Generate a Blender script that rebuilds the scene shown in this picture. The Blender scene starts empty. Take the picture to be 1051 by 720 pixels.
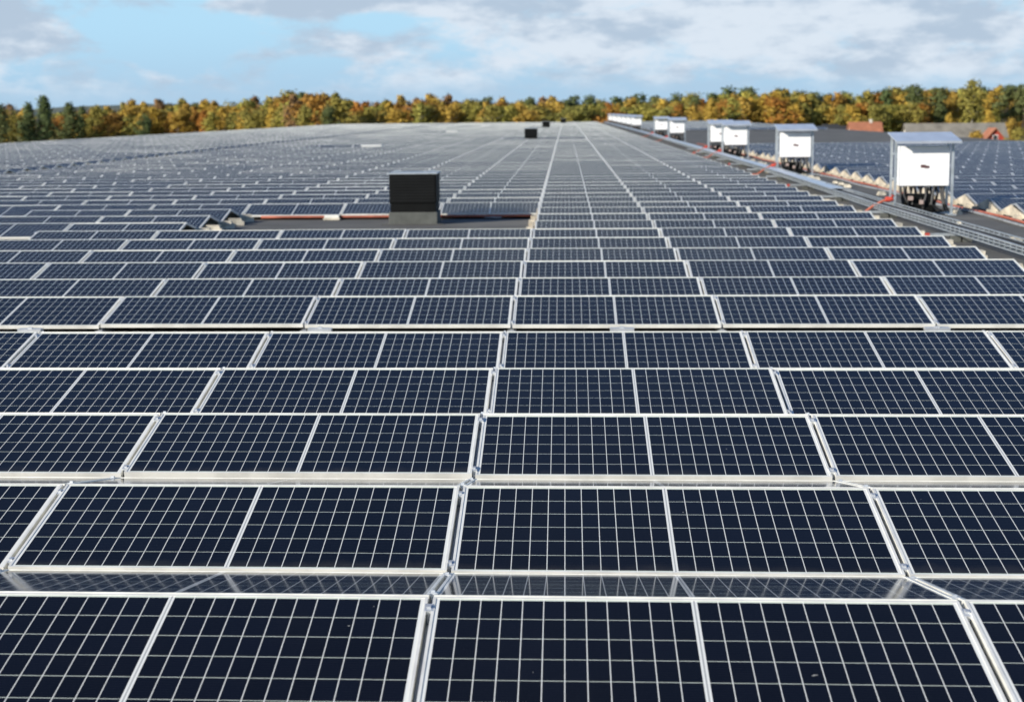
import bpy, math, random
from mathutils import Matrix, Vector, Euler
R = math.radians
S = bpy.context.scene
C = S.collection
rnd = random.Random(7)

# ------------------------------------------------------------------ camera, sky, sun, exposure
ZR = 8.0                      # level of the warehouse roof
RIDGE = ZR + 0.28             # top edge of the tilted panels
F_PX, W_PX = 1691.5, 1051.0
cam_d = bpy.data.cameras.new('camera')
cam = bpy.data.objects.new('camera', cam_d); C.objects.link(cam)
cam_d.sensor_width = 36.0
cam_d.lens = 36.0 * F_PX / W_PX
cam_d.clip_start = 0.1; cam_d.clip_end = 20000
cam_d.shift_x = (525.5 - 474.15) / W_PX      # the photo is cropped off centre
CAMZ = RIDGE + 1.8525
cam.matrix_world = (Matrix.Translation((0, 0, CAMZ)) @ Matrix.Rotation(R(3.627), 4, 'Z')
                    @ Matrix.Rotation(R(90 - 8.228), 4, 'X') @ Matrix.Rotation(R(-0.547), 4, 'Z'))
cam_d.dof.use_dof = True
cam_d.dof.focus_distance = 9.0
cam_d.dof.aperture_fstop = 3.5
S.camera = cam

SUN_EL = R(22.0); SUN_H = (-0.8, -0.6)          # the sun stands low, behind the camera to the left
sun_d = bpy.data.lights.new('sun', 'SUN'); sun = bpy.data.objects.new('sun', sun_d); C.objects.link(sun)
sun_d.energy = 4.7; sun_d.angle = R(0.5); sun_d.color = (1.0, 0.93, 0.82)
to_sun = Vector((SUN_H[0] * math.cos(SUN_EL), SUN_H[1] * math.cos(SUN_EL), math.sin(SUN_EL)))
sun.rotation_euler = to_sun.to_track_quat('Z', 'Y').to_euler()
sun.location = (-40, -30, 60)

world = bpy.data.worlds.new('World'); S.world = world; world.use_nodes = True
S.view_settings.view_transform = 'Standard'; S.view_settings.look = 'None'
S.view_settings.gamma = 1.0; S.view_settings.use_curve_mapping = False
S.view_settings.exposure = 0.5
S.render.engine = 'CYCLES'
S.cycles.max_bounces = 8; S.cycles.glossy_bounces = 4; S.cycles.diffuse_bounces = 3


class NT:
    """small helper round a node tree"""
    def __init__(s, tree): s.t = tree; s.n = tree.nodes; s.l = tree.links
    def node(s, typ, **kw):
        n = s.n.new(typ)
        for k, v in kw.items(): setattr(n, k, v)
        return n
    def put(s, sock, v):
        if isinstance(v, bpy.types.NodeSocket): s.l.new(v, sock)
        else: sock.default_value = v
    def math(s, op, a, b=0.0, c=0.0, clamp=False):
        n = s.node('ShaderNodeMath', operation=op, use_clamp=clamp)
        s.put(n.inputs[0], a); s.put(n.inputs[1], b); s.put(n.inputs[2], c)
        return n.outputs[0]
    def mix(s, f, a, b, blend='MIX'):
        n = s.node('ShaderNodeMix', data_type='RGBA', blend_type=blend)
        s.put(n.inputs[0], f); s.put(n.inputs[6], a); s.put(n.inputs[7], b)
        return n.outputs[2]
    def noise(s, vec, scale, detail=4.0, rough=0.55, dist=0.0):
        n = s.node('ShaderNodeTexNoise')
        if vec is not None: s.put(n.inputs['Vector'], vec)
        n.inputs['Scale'].default_value = scale; n.inputs['Detail'].default_value = detail
        n.inputs['Roughness'].default_value = rough; n.inputs['Distortion'].default_value = dist
        return n.outputs[0]
    def comb(s, x, y, z=0.0):
        n = s.node('ShaderNodeCombineXYZ')
        s.put(n.inputs[0], x); s.put(n.inputs[1], y); s.put(n.inputs[2], z)
        return n.outputs[0]
    def sep(s, v):
        n = s.node('ShaderNodeSeparateXYZ'); s.put(n.inputs[0], v); return n.outputs
    def ramp(s, v, lo, hi):
        n = s.node('ShaderNodeMapRange', interpolation_type='SMOOTHSTEP')
        s.put(n.inputs[0], v); n.inputs[1].default_value = lo; n.inputs[2].default_value = hi
        return n.outputs[0]


def build_world():
    k = NT(world.node_tree); k.n.clear()
    sky = k.node('ShaderNodeTexSky', sky_type='NISHITA', sun_disc=False)
    sky.sun_elevation = SUN_EL; sky.sun_rotation = math.atan2(SUN_H[0], SUN_H[1])
    sky.altitude = 300; sky.air_density = 1.0; sky.dust_density = 0.6; sky.ozone_density = 2.0
    g = k.node('ShaderNodeTexCoord').outputs['Generated']
    x, y, z = k.sep(g)
    az = k.math('MULTIPLY', k.math('ARCTAN2', x, y), 16.65)       # one unit = 100 photo pixels
    el = k.math('MULTIPLY', k.math('ARCSINE', z), 16.65)
    # low cloud bank near the horizon: long flat heaps
    p = k.comb(az, k.math('MULTIPLY', el, 2.3), 0.0)
    n1 = k.noise(p, 1.05, 9.0, 0.6, 0.25)
    n2 = k.noise(k.comb(k.math('ADD', az, 31.0), k.math('MULTIPLY', el, 3.0), 2.0), 1.9, 6.0, 0.6)
    def blob(ca, ce, ra, re, amp):
        da = k.math('DIVIDE', k.math('SUBTRACT', az, ca), ra)
        de = k.math('DIVIDE', k.math('SUBTRACT', el, ce), re)
        d = k.math('ADD', k.math('MULTIPLY', da, da), k.math('MULTIPLY', de, de))
        return k.math('MULTIPLY', k.math('EXPONENT', k.math('MULTIPLY', d, -1.0)), amp)
    cov = k.math('ADD', n1, k.math('MULTIPLY', k.math('SUBTRACT', n2, 0.5), 0.22))
    for b in ((-5.9, 0.92, 1.0, 0.22, 0.30), (-5.3, 0.70, 0.7, 0.25, 0.20), (-4.0, 0.78, 0.95, 0.26, -0.40),
              (-2.3, 1.06, 1.5, 0.13, 0.26), (-3.6, 0.40, 2.4, 0.16, -0.035), (2.9, 1.0, 1.3, 0.22, 0.16), (1.8, 0.84, 3.0, 0.46, 0.17),
              (3.6, 0.6, 1.6, 0.4, 0.08), (-1.9, 0.90, 0.5, 0.10, -0.28), (0.5, 0.72, 1.2, 0.2, 0.10)):
        cov = k.math('ADD', cov, blob(*b))
    low_c = k.ramp(cov, 0.40, 0.63)
    low_c = k.math('MULTIPLY', low_c, k.ramp(el, 0.05, 0.42))
    # high scattered clouds over the rest of the sky
    inv = k.math('DIVIDE', 1.0, k.math('ADD', k.math('MAXIMUM', z, 0.0), 0.12))
    hp = k.comb(k.math('MULTIPLY', x, inv), k.math('MULTIPLY', y, inv), 0.0)
    hn = k.noise(hp, 0.9, 6.0, 0.55, 0.2)
    ac = k.math('DIVIDE', k.math('ADD', az, 0.3), 2.6)
    veil = k.math('EXPONENT', k.math('MULTIPLY', k.math('MULTIPLY', ac, ac), -1.0))      # a veil of cloud straight ahead, clear to the sides
    high_c = k.math('MULTIPLY', k.ramp(k.math('ADD', hn, k.math('MULTIPLY', k.math('SUBTRACT', veil, 0.5), 0.24)), 0.46, 0.70), k.math('SUBTRACT', 0.72, k.math('MULTIPLY', k.ramp(el, 6.8, 8.4), 0.66)))
    high_w = k.ramp(el, 1.2, 2.6)
    cl = k.math('ADD', k.math('MULTIPLY', low_c, k.math('SUBTRACT', 1.0, high_w)), k.math('MULTIPLY', high_c, high_w))
    # cloud brightness: sunlit white tops, lavender grey undersides
    sh = k.noise(k.comb(k.math('ADD', az, 7.0), k.math('MULTIPLY', k.math('ADD', el, 0.1), 2.6), 5.0), 1.3, 8.0, 0.58)
    shade = k.math('ADD', sh, blob(-5.9, 0.85, 1.2, 0.3, -0.14))
    shade = k.math('ADD', shade, blob(-2.3, 1.1, 1.8, 0.16, -0.18))
    shade = k.math('ADD', shade, blob(2.2, 0.8, 2.4, 0.5, 0.06))
    ccol = k.mix(k.ramp(shade, 0.40, 0.63), (4.3, 5.35, 6.6, 1), (6.6, 7.4, 8.3, 1))
    # the low sky of a clear October day
    clear = k.mix(k.ramp(el, 0.0, 0.95), (3.85, 5.6, 7.3, 1), (4.25, 6.75, 8.6, 1))
    base = k.mix(k.ramp(el, 1.0, 5.0), clear, sky.outputs[0])
    base = k.mix(k.ramp(el, 2.0, 6.0), base, k.mix(1.0, base, (0.82, 0.98, 1.24, 1), 'MULTIPLY'))
    col = k.mix(cl, base, ccol)
    bg = k.node('ShaderNodeBackground'); k.put(bg.inputs[0], col); bg.inputs[1].default_value = 0.077
    out = k.node('ShaderNodeOutputWorld'); k.l.new(bg.outputs[0], out.inputs[0])
build_world()

# ------------------------------------------------------------------ materials
def new_mat(name):
    m = bpy.data.materials.new(name); m.use_nodes = True
    k = NT(m.node_tree); b = m.node_tree.nodes['Principled BSDF']
    return m, k, b

def plain(name, col, rough=0.6, metal=0.0, var=0.12, scale=6.0, spec=0.5):
    m, k, b = new_mat(name)
    tc = k.node('ShaderNodeTexCoord').outputs['Object']
    n = k.noise(tc, scale, 5.0, 0.6)
    lo = tuple(c * (1 - var) for c in col) + (1,); hi = tuple(min(1, c * (1 + var)) for c in col) + (1,)
    k.put(b.inputs['Base Color'], k.mix(k.ramp(n, 0.3, 0.7), lo, hi))
    k.put(b.inputs['Roughness'], k.math('ADD', rough - 0.06, k.math('MULTIPLY', n, 0.12)))
    b.inputs['Metallic'].default_value = metal
    b.inputs['Specular IOR Level'].default_value = spec
    return m

PW, PS, PT = 2.000, 0.945, 0.035          # module length, slope width, frame height
LIP = 0.012
GW, GS = PW - 2 * LIP, PS - 2 * LIP

def cell_material():
    m, k, b = new_mat('solar_cells_under_glass')
    uv = k.node('ShaderNodeUVMap').outputs[0]
    u, v, _ = k.sep(uv)
    xc = k.math('SUBTRACT', k.math('MULTIPLY', u, GW), GW / 2)
    ax = k.math('ABSOLUTE', xc)
    px = (GW / 2 - 0.010 - 0.013) / 12.0
    tx = k.math('DIVIDE', k.math('SUBTRACT', ax, 0.010), px)
    fx = k.math('FRACT', tx)
    dx = k.math('MULTIPLY', k.math('MINIMUM', fx, k.math('SUBTRACT', 1.0, fx)), px)
    line = k.math('LESS_THAN', dx, 0.0017)
    line = k.math('MAXIMUM', line, k.math('LESS_THAN', tx, 0.0))
    line = k.math('MAXIMUM', line, k.math('GREATER_THAN', tx, 12.0))
    py = (GS - 0.022) / 6.0
    ty = k.math('DIVIDE', k.math('SUBTRACT', k.math('MULTIPLY', v, GS), 0.011), py)
    fy = k.math('FRACT', ty)
    dy = k.math('MULTIPLY', k.math('MINIMUM', fy, k.math('SUBTRACT', 1.0, fy)), py)
    hl = k.math('LESS_THAN', dy, 0.0018)
    hl = k.math('MAXIMUM', hl, k.math('MAXIMUM', k.math('LESS_THAN', ty, 0.0), k.math('GREATER_THAN', ty, 6.0)))
    rib = k.math('LESS_THAN', ax, 0.003)                         # grey ribbon down the middle of the module
    ids = k.comb(k.math('FLOOR', k.math('MULTIPLY', k.math('SIGN', xc), k.math('ADD', tx, 1.0))), k.math('FLOOR', ty),
                 k.math('MULTIPLY', k.node('ShaderNodeObjectInfo').outputs['Random'], 91.0))
    wn = k.node('ShaderNodeTexWhiteNoise'); k.put(wn.inputs[0], ids)
    cell = k.mix(wn.outputs[0], (0.0022, 0.0028, 0.0052, 1), (0.0034, 0.0048, 0.0105, 1))
    # thin silver fingers along each cell
    bus = k.math('FRACT', k.math('MULTIPLY', fy, 9.0))
    cell = k.mix(k.math('MULTIPLY', k.math('LESS_THAN', bus, 0.07), 0.07), cell, (0.30, 0.32, 0.36, 1))
    geo = k.node('ShaderNodeNewGeometry').outputs['Position']
    dust = k.noise(geo, 3.5, 6.0, 0.65)
    dust2 = k.noise(geo, 160.0, 2.0, 0.6)
    cell = k.mix(k.math('MULTIPLY', k.ramp(dust, 0.45, 0.8), 0.006), cell, (0.4, 0.38, 0.34, 1))
    cell = k.mix(k.math('MULTIPLY', k.ramp(dust2, 0.72, 0.80), 0.06), cell, (0.5, 0.5, 0.48, 1))
    # a dusty tide line along the lower edge, a few droppings
    low = k.math('MULTIPLY', k.math('SUBTRACT', 1.0, k.ramp(k.math('ADD', v, k.math('MULTIPLY', k.math('SUBTRACT', dust, 0.5), 0.25)), 0.0, 0.10)), 0.05)
    cell = k.mix(low, cell, (0.42, 0.39, 0.33, 1))
    hue = k.math('FRACT', k.math('MULTIPLY', k.node('ShaderNodeObjectInfo').outputs['Random'], 17.0))
    cell = k.mix(k.math('MULTIPLY', hue, 0.55), cell, (0.0042, 0.0044, 0.0075, 1))
    spot = k.noise(geo, 20.0, 3.0, 0.5); spot2 = k.noise(geo, 1.3, 1.0, 0.5)
    drop = k.math('MULTIPLY', k.math('GREATER_THAN', spot, 0.775), k.math('GREATER_THAN', spot2, 0.56))
    cell = k.mix(k.math('MULTIPLY', drop, 0.5), cell, (0.55, 0.55, 0.50, 1))
    col = k.mix(hl, cell, (0.58, 0.63, 0.55, 1))
    col = k.mix(line, col, (0.72, 0.73, 0.69, 1))
    col = k.mix(rib, col, (0.36, 0.37, 0.37, 1))
    k.put(b.inputs['Base Color'], col)
    k.put(b.inputs['Roughness'], k.math('ADD', 0.045, k.math('MULTIPLY', dust, 0.07)))
    b.inputs['IOR'].default_value = 1.235
    return m

M = {}
M['cells'] = cell_material()
M['alu'] = plain('anodised_aluminium', (0.79, 0.78, 0.715), 0.42, 0.2, 0.12, 5)
M['dull'] = plain('dull_grey_aluminium', (0.33, 0.35, 0.37), 0.5, 0.2, 0.12, 5)
M['rail'] = plain('raw_aluminium', (0.62, 0.64, 0.65), 0.42, 0.6, 0.12, 8)
M['galv'] = plain('galvanised_steel', (0.46, 0.50, 0.52), 0.45, 0.55, 0.18, 5)
M['canopy'] = plain('galvanised_sheet', (0.60, 0.66, 0.73), 0.35, 0.4, 0.08, 3)
M['white'] = plain('white_powder_coat', (0.83, 0.83, 0.82), 0.45, 0, 0.03, 3)
M['logo'] = plain('dark_printed_mark', (0.10, 0.04, 0.04), 0.5)
M['black'] = plain('black_coated_metal', (0.0045, 0.005, 0.005), 0.65, 0, 0.2, 4, 0.12)
M['louvre'] = plain('black_louvre_metal', (0.0048, 0.0054, 0.0056), 0.65, 0, 0.2, 4, 0.12)
M['curb'] = plain('weathered_concrete_curb', (0.085, 0.09, 0.082), 0.9, 0, 0.2, 5)
M['cream'] = plain('cream_concrete', (0.50, 0.46, 0.37), 0.9, 0, 0.32, 7)
M['creamplate'] = plain('cream_coated_sheet', (0.50, 0.44, 0.34), 0.7, 0, 0.35, 4)
M['hatch'] = plain('pale_grey_hatch', (0.62, 0.62, 0.60), 0.55, 0, 0.08, 3)
M['red'] = plain('red_plastic_conduit', (0.34, 0.095, 0.055), 0.6, 0, 0.25, 5)
M['redcap'] = plain('bright_red_plastic', (0.50, 0.065, 0.04), 0.5, 0, 0.12, 5)
M['cable'] = plain('black_rubber_cable', (0.02, 0.02, 0.021), 0.6, 0, 0.2, 5)
M['greycable'] = plain('grey_cable', (0.22, 0.23, 0.24), 0.6, 0, 0.3, 5)
M['pink'] = plain('pale_cable_plug', (0.35, 0.27, 0.24), 0.6)
M['brick'] = plain('pale_render', (0.55, 0.52, 0.46), 0.9)
M['redwood'] = plain('falu_red_boards', (0.36, 0.05, 0.03), 0.85, 0, 0.15, 2)
M['trim'] = plain('white_painted_trim', (0.78, 0.78, 0.76), 0.6)
M['tiles'] = plain('orange_clay_tiles', (0.33, 0.13, 0.07), 0.9, 0, 0.2, 1.2)
M['greyroof'] = plain('grey_fibre_cement', (0.19, 0.175, 0.145), 0.9, 0, 0.3, 0.35)
M['darkroof'] = plain('dark_tarred_boards', (0.025, 0.027, 0.03), 0.8)
M['glass'] = plain('dark_window_glass', (0.03, 0.035, 0.04), 0.1)
M['bark'] = plain('grey_brown_bark', (0.11, 0.085, 0.065), 0.95, 0, 0.3, 2)
M['birchbark'] = plain('pale_birch_bark', (0.42, 0.40, 0.36), 0.9, 0, 0.4, 1.5)
M['wall'] = plain('grey_cladding', (0.35, 0.36, 0.37), 0.6)

def membrane():
    m, k, b = new_mat('dark_roofing_felt')
    geo = k.node('ShaderNodeNewGeometry').outputs['Position']
    n = k.noise(geo, 0.7, 6.0, 0.65); n2 = k.noise(geo, 60.0, 3.0, 0.6)
    x, y, z = k.sep(geo)
    seam = k.math('LESS_THAN', k.math('FRACT', k.math('DIVIDE', k.math('ADD', y, 500.0), 0.97)), 0.018)
    col = k.mix(k.ramp(n, 0.3, 0.7), (0.085, 0.085, 0.080, 1), (0.13, 0.128, 0.12, 1))
    col = k.mix(k.math('MULTIPLY', n2, 0.5), col, (0.12, 0.12, 0.112, 1))
    col = k.mix(k.math('MULTIPLY', seam, 0.5), col, (0.04, 0.04, 0.04, 1))
    big = k.noise(geo, 0.22, 5.0, 0.7, 0.8)
    col = k.mix(k.math('MULTIPLY', k.ramp(big, 0.50, 0.62), 0.55), col, (0.17, 0.165, 0.15, 1))      # dried puddles
    col = k.mix(k.math('MULTIPLY', k.ramp(k.noise(geo, 2.6, 4.0, 0.7), 0.60, 0.72), 0.6), col, (0.05, 0.05, 0.047, 1))
    col = k.mix(k.math('GREATER_THAN', k.noise(geo, 24.0, 2.0, 0.5), 0.72), col, (0.24, 0.23, 0.20, 1))
    k.put(b.inputs['Base Color'], col); b.inputs['Roughness'].default_value = 0.9
    b.inputs['Specular IOR Level'].default_value = 0.25
    return m
M['felt'] = membrane()

def ground_mat():
    m, k, b = new_mat('autumn_grassland')
    geo = k.node('ShaderNodeNewGeometry').outputs['Position']
    n = k.noise(geo, 0.012, 6.0, 0.6); n2 = k.noise(geo, 0.3, 5.0, 0.65)
    col = k.mix(k.ramp(n, 0.38, 0.62), (0.20, 0.165, 0.065, 1), (0.115, 0.125, 0.04, 1))
    col = k.mix(k.math('MULTIPLY', n2, 0.6), col, (0.24, 0.19, 0.09, 1))
    k.put(b.inputs['Base Color'], col); b.inputs['Roughness'].default_value = 1.0
    b.inputs['Specular IOR Level'].default_value = 0.1
    return m
M['grass'] = ground_mat()

def hill_mat():
    m, k, b = new_mat('distant_mixed_forest')
    geo = k.node('ShaderNodeNewGeometry').outputs['Position']
    n = k.noise(geo, 0.03, 5.0, 0.6)
    col = k.mix(k.ramp(n, 0.4, 0.65), (0.05, 0.085, 0.075, 1), (0.13, 0.12, 0.07, 1))
    k.put(b.inputs['Base Color'], col); b.inputs['Roughness'].default_value = 1.0
    return m
M['hills'] = hill_mat()

def leaf_mat(name, a, b_, c):
    m, k, b = new_mat(name)
    oi = k.node('ShaderNodeObjectInfo')
    geo = k.node('ShaderNodeNewGeometry')
    n = k.noise(geo.outputs['Position'], 0.45, 3.0, 0.6)
    col = k.mix(k.ramp(n, 0.3, 0.7), a + (1,), b_ + (1,))
    col = k.mix(k.math('MULTIPLY', oi.outputs['Random'], 0.75), col, c + (1,))
    wn = k.node('ShaderNodeTexWhiteNoise', noise_dimensions='1D'); k.put(wn.inputs['W'], geo.outputs['Random Per Island'])
    col = k.mix(1.0, col, k.mix(wn.outputs[0], (0.72, 0.72, 0.72, 1), (1.25, 1.22, 1.15, 1)), 'MULTIPLY')
    k.put(b.inputs['Base Color'], col); b.inputs['Roughness'].default_value = 0.7
    b.inputs['Specular IOR Level'].default_value = 0.2
    b.inputs['Transmission Weight'].default_value = 0.0
    return m
M['gold'] = leaf_mat('golden_birch_leaves', (0.42, 0.27, 0.045), (0.50, 0.36, 0.065), (0.33, 0.21, 0.045))
M['rust'] = leaf_mat('rust_orange_leaves', (0.40, 0.17, 0.03), (0.33, 0.14, 0.03), (0.30, 0.19, 0.04))
M['olive'] = leaf_mat('yellowing_green_leaves', (0.24, 0.205, 0.045), (0.32, 0.255, 0.055), (0.165, 0.175, 0.045))
M['green'] = leaf_mat('dark_green_needles', (0.065, 0.098, 0.036), (0.095, 0.13, 0.045), (0.115, 0.125, 0.045))
M['lime'] = leaf_mat('yellow_green_leaves', (0.31, 0.27, 0.055), (0.38, 0.33, 0.07), (0.24, 0.24, 0.055))
M['brown'] = leaf_mat('thin_brown_twigs', (0.22, 0.13, 0.06), (0.28, 0.17, 0.07), (0.20, 0.11, 0.05))

# ------------------------------------------------------------------ mesh helpers
class MB:
    def __init__(s): s.v = []; s.f = []; s.uv = {}; s.mi = []
    def face(s, idx, uv=None, mi=0):
        if uv: s.uv[len(s.f)] = uv
        s.f.append(idx); s.mi.append(mi)
    def quad(s, pts, uv=None, mi=0):
        b = len(s.v); s.v += [tuple(p) for p in pts]
        s.face(tuple(range(b, b + len(pts))), uv, mi)
    def box(s, lo, hi, mi=0, mat=None):
        x0, y0, z0 = lo; x1, y1, z1 = hi
        p = [(x0, y0, z0), (x1, y0, z0), (x1, y1, z0), (x0, y1, z0), (x0, y0, z1), (x1, y0, z1), (x1, y1, z1), (x0, y1, z1)]
        if mat is not None: p = [tuple(mat @ Vector(q)) for q in p]
        b = len(s.v); s.v += p
        for q in ((0, 3, 2, 1), (4, 5, 6, 7), (0, 1, 5, 4), (1, 2, 6, 5), (2, 3, 7, 6), (3, 0, 4, 7)):
            s.face(tuple(b + i for i in q), None, mi)
    def prism(s, poly, y0, y1, axis='y'):
        """closed polygon in the plane across the axis, pulled along the axis"""
        b = len(s.v); n = len(poly)
        for t in (y0, y1):
            for (a, c) in poly:
                s.v.append((a, t, c) if axis == 'y' else (t, a, c))
        s.face(tuple(range(b, b + n))); s.face(tuple(range(b + 2 * n - 1, b + n - 1, -1)))
        for i in range(n):
            j = (i + 1) % n
            s.face((b + j, b + i, b + n + i, b + n + j))
    def tube(s, pts, r, seg=8, r1=None):
        pts = [Vector(p) for p in pts]; b = len(s.v); n = len(pts)
        for i, p in enumerate(pts):
            d = (pts[min(i + 1, n - 1)] - pts[max(i - 1, 0)]).normalized()
            up = Vector((0, 0, 1)) if abs(d.z) < 0.9 else Vector((1, 0, 0))
            a = d.cross(up).normalized(); c = a.cross(d)
            rr = r if r1 is None else r + (r1 - r) * i / max(1, n - 1)
            for q in range(seg):
                t = 2 * math.pi * q / seg
                s.v.append(tuple(p + a * (rr * math.cos(t)) + c * (rr * math.sin(t))))
        for i in range(n - 1):
            for q in range(seg):
                w = (q + 1) % seg
                s.face((b + i * seg + q, b + i * seg + w, b + (i + 1) * seg + w, b + (i + 1) * seg + q))
        s.face(tuple(b + q for q in range(seg - 1, -1, -1))); s.face(tuple(b + (n - 1) * seg + q for q in range(seg)))
    def mesh(s, name, mats, bevel=0.0, smooth=False):
        me = bpy.data.meshes.new(name); me.from_pydata(s.v, [], s.f)
        for m in mats: me.materials.append(m)
        if len(mats) > 1: me.polygons.foreach_set('material_index', s.mi)
        if s.uv:
            l = me.uv_layers.new(name='UVMap')
            for fi, uv in s.uv.items():
                for li, c in zip(me.polygons[fi].loop_indices, uv): l.data[li].uv = c
        if smooth: me.polygons.foreach_set('use_smooth', [True] * len(me.polygons))
        me.update()
        return me
    def obj(s, name, mats, parent=None, bevel=0.0, smooth=False):
        if not isinstance(mats, (list, tuple)): mats = [mats]
        o = bpy.data.objects.new(name, s.mesh(name, mats, smooth=smooth)); C.objects.link(o)
        if parent: o.parent = parent
        if bevel:
            md = o.modifiers.new('edge', 'BEVEL'); md.width = bevel; md.segments = 2; md.limit_method = 'ANGLE'
        return o

def tag(o, label, cat, group=None, kind=None):
    o['label'] = label; o['category'] = cat
    if group: o['group'] = group
    if kind: o['kind'] = kind
    return o
def empty(name, loc=(0, 0, 0), rz=0.0):
    o = bpy.data.objects.new(name, None); C.objects.link(o)
    o.location = loc; o.rotation_euler = (0, 0, rz); o.empty_display_size = 0.2
    return o
def copy_tree(o, parent=None, deep=True):
    c = o.copy(); C.objects.link(c); c.parent = parent
    if deep:
        for ch in list(o.children): copy_tree(ch, c)
    return c
def struct(o): o['kind'] = 'structure'; return o
def px_x(px, Y): return math.tan(math.atan((px - 474.15) / F_PX) - R(3.627)) * Y          # roof-axis X of a photo column at a depth
def project(x, y, z):
    v = cam.matrix_world.inverted() @ Vector((x, y, z))
    if v.z > -0.2: return None
    return 474.15 + F_PX * v.x / -v.z, 360 - F_PX * v.y / -v.z
ORD = ('front second third fourth fifth sixth seventh eighth ninth tenth eleventh twelfth thirteenth fourteenth fifteenth sixteenth '
       'seventeenth eighteenth nineteenth twentieth twenty-first twenty-second twenty-third twenty-fourth twenty-fifth twenty-sixth '
       'twenty-seventh twenty-eighth twenty-ninth thirtieth thirty-first thirty-second thirty-third thirty-fourth thirty-fifth '
       'thirty-sixth thirty-seventh thirty-eighth thirty-ninth fortieth').split()
NTH = ['first'] + ORD[1:]

# ------------------------------------------------------------------ the place: ground, hills, warehouse roof
g = MB(); g.quad([(-9000, -3000, 0), (9000, -3000, 0), (9000, 15000, 0), (-9000, 15000, 0)])
struct(g.obj('ground', M['grass']))

def hills():
    h = MB(); n = 420; rows = 8
    r2 = random.Random(3)
    ph = [r2.uniform(0, 6.28) for _ in range(8)]
    for j in range(rows):
        for i in range(n):
            a = -0.95 + 1.9 * i / (n - 1)
            d = 2300 + j * 130
            t = j / (rows - 1)
            prof = math.sin(math.pi * min(1, t * 0.85 + 0.0)) ** 0.6 if j else 0
            px = 582 + F_PX * math.tan(a)
            top = 22 + 7 * math.exp(-((px - 150) / 120) ** 2) - 8 / (1 + math.exp(-(px - 700) / 120)) + 3 * math.sin(a * 9 + ph[0]) + 1.5 * math.sin(a * 31 + ph[1])
            z = prof * top + (r2.uniform(-0.8, 1.4) if j else -1)
            h.v.append((d * math.sin(a), d * math.cos(a), z))
    for j in range(rows - 1):
        for i in range(n - 1):
            h.face((j * n + i, j * n + i + 1, (j + 1) * n + i + 1, (j + 1) * n + i))
    struct(h.obj('hills', M['hills'], smooth=True))
hills()

RX0, RX1, RY0, RY1 = -41.6, 28.8, -14.0, 301.0
b = MB(); b.box((RX0, RY0, 0.0), (RX1, RY1, ZR - 0.3))
struct(b.obj('wall', M['wall']))
b = MB(); b.box((RX0 - .05, RY0 - .05, ZR - 0.297), (RX1 + .05, RY1 + .05, ZR))
struct(b.obj('roof', M['felt']))

# ------------------------------------------------------------------ solar field layout
L = 2.02
X0 = -0.520
DROW = [6.17, 8.07, 10.07, 11.91, 13.94, 16.72, 18.56, 20.67, 22.59, 24.55, 26.43, 28.40]
while DROW[-1] < 294: DROW.append(DROW[-1] + 1.955)
TILT = math.asin(0.175 / PS)
RG = 0.012                                           # half of the slot along the ridge
def panel_matrix(xc, yr, back, dz=0.0, dt=0.0):
    """local: x along the row, y up the slope, z out of the glass; origin in the middle of the glass"""
    t = TILT + dt
    rot = Matrix.Rotation(t, 4, 'X')
    if back: rot = Matrix.Rotation(math.pi, 4, 'Z') @ rot
    off = Matrix.Translation((0, -PS / 2, 0))        # ridge edge at the local top
    y = yr + RG if back else yr - RG
    return Matrix.Translation((xc, y, RIDGE + dz)) @ rot @ off

def frame_mb(m=None, mb=None, mi=0):
    mb = mb or MB()
    w, s = PW / 2, PS / 2
    mb.box((-w, -s, -PT), (w, -s + LIP, 0), mi, m)
    mb.box((-w, s - LIP, -PT), (w, s, 0), mi, m)
    mb.box((-w, -s + LIP, -PT), (-w + LIP, s - LIP, 0), mi, m)
    mb.box((w - LIP, -s + LIP, -PT), (w, s - LIP, 0), mi, m)
    return mb
def glass_mb(m=None, mb=None, mi=0, thin=False):
    mb = mb or MB()
    w, s, z = GW / 2, GS / 2, -0.0025
    p = [(-w, -s, z), (w, -s, z), (w, s, z), (-w, s, z)]
    if m is not None: p = [tuple(m @ Vector(q)) for q in p]
    mb.quad(p, [(0, 0), (1, 0), (1, 1), (0, 1)], mi)
    if not thin:
        b0 = len(mb.v); z2 = z - 0.006
        mb.v += [(-w, -s, z2), (w, -s, z2), (w, s, z2), (-w, s, z2)]
        mb.face((b0 + 3, b0 + 2, b0 + 1, b0), [(0, 0)] * 4, mi)
        for i in range(4):
            j = (i + 1) % 4
            mb.face((b0 + i, b0 + j, b0 - 4 + j, b0 - 4 + i), [(0, 0)] * 4, mi)
    return mb
frame_mesh = frame_mb().mesh('panel_frame', [M['alu']])
dull_mesh = frame_mb().mesh('panel_frame', [M['dull']])
glass_mesh = glass_mb().mesh('panel_glass', [M['cells']])

VENTS = [(-2.93, 31.7), (-2.42, 117.4), (-2.29, 199.8), (-0.3, 272.0)]
HATCHES = [(-11.06, 94.3), (-11.1, 163.0), (-10.8, 225.0)]
MISSING = set()
for r in (11, 12, 13):
    for c in (-3, -2, -1): MISSING.add((r, c))
for c in range(-9, -4): MISSING.add((10, c))
for c in range(-9, -5): MISSING.add((13, c))
def near_row(y): return min(range(len(DROW)), key=lambda i: abs(DROW[i] - y))
for vx, vy in VENTS[1:]:
    r = near_row(vy)
    c = math.floor((vx - X0) / L)
    for rr in (r - 1, r, r + 1):
        for cc in (c - 1, c, c + 1):
            if not (vy > 240 and cc > 1): MISSING.add((rr, cc))
for hx, hy in HATCHES:
    r = near_row(hy); c = math.floor((hx - X0) / L)
    for rr in (r - 1, r, r + 1):
        for cc in (c - 1, c): MISSING.add((rr, cc))

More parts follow.
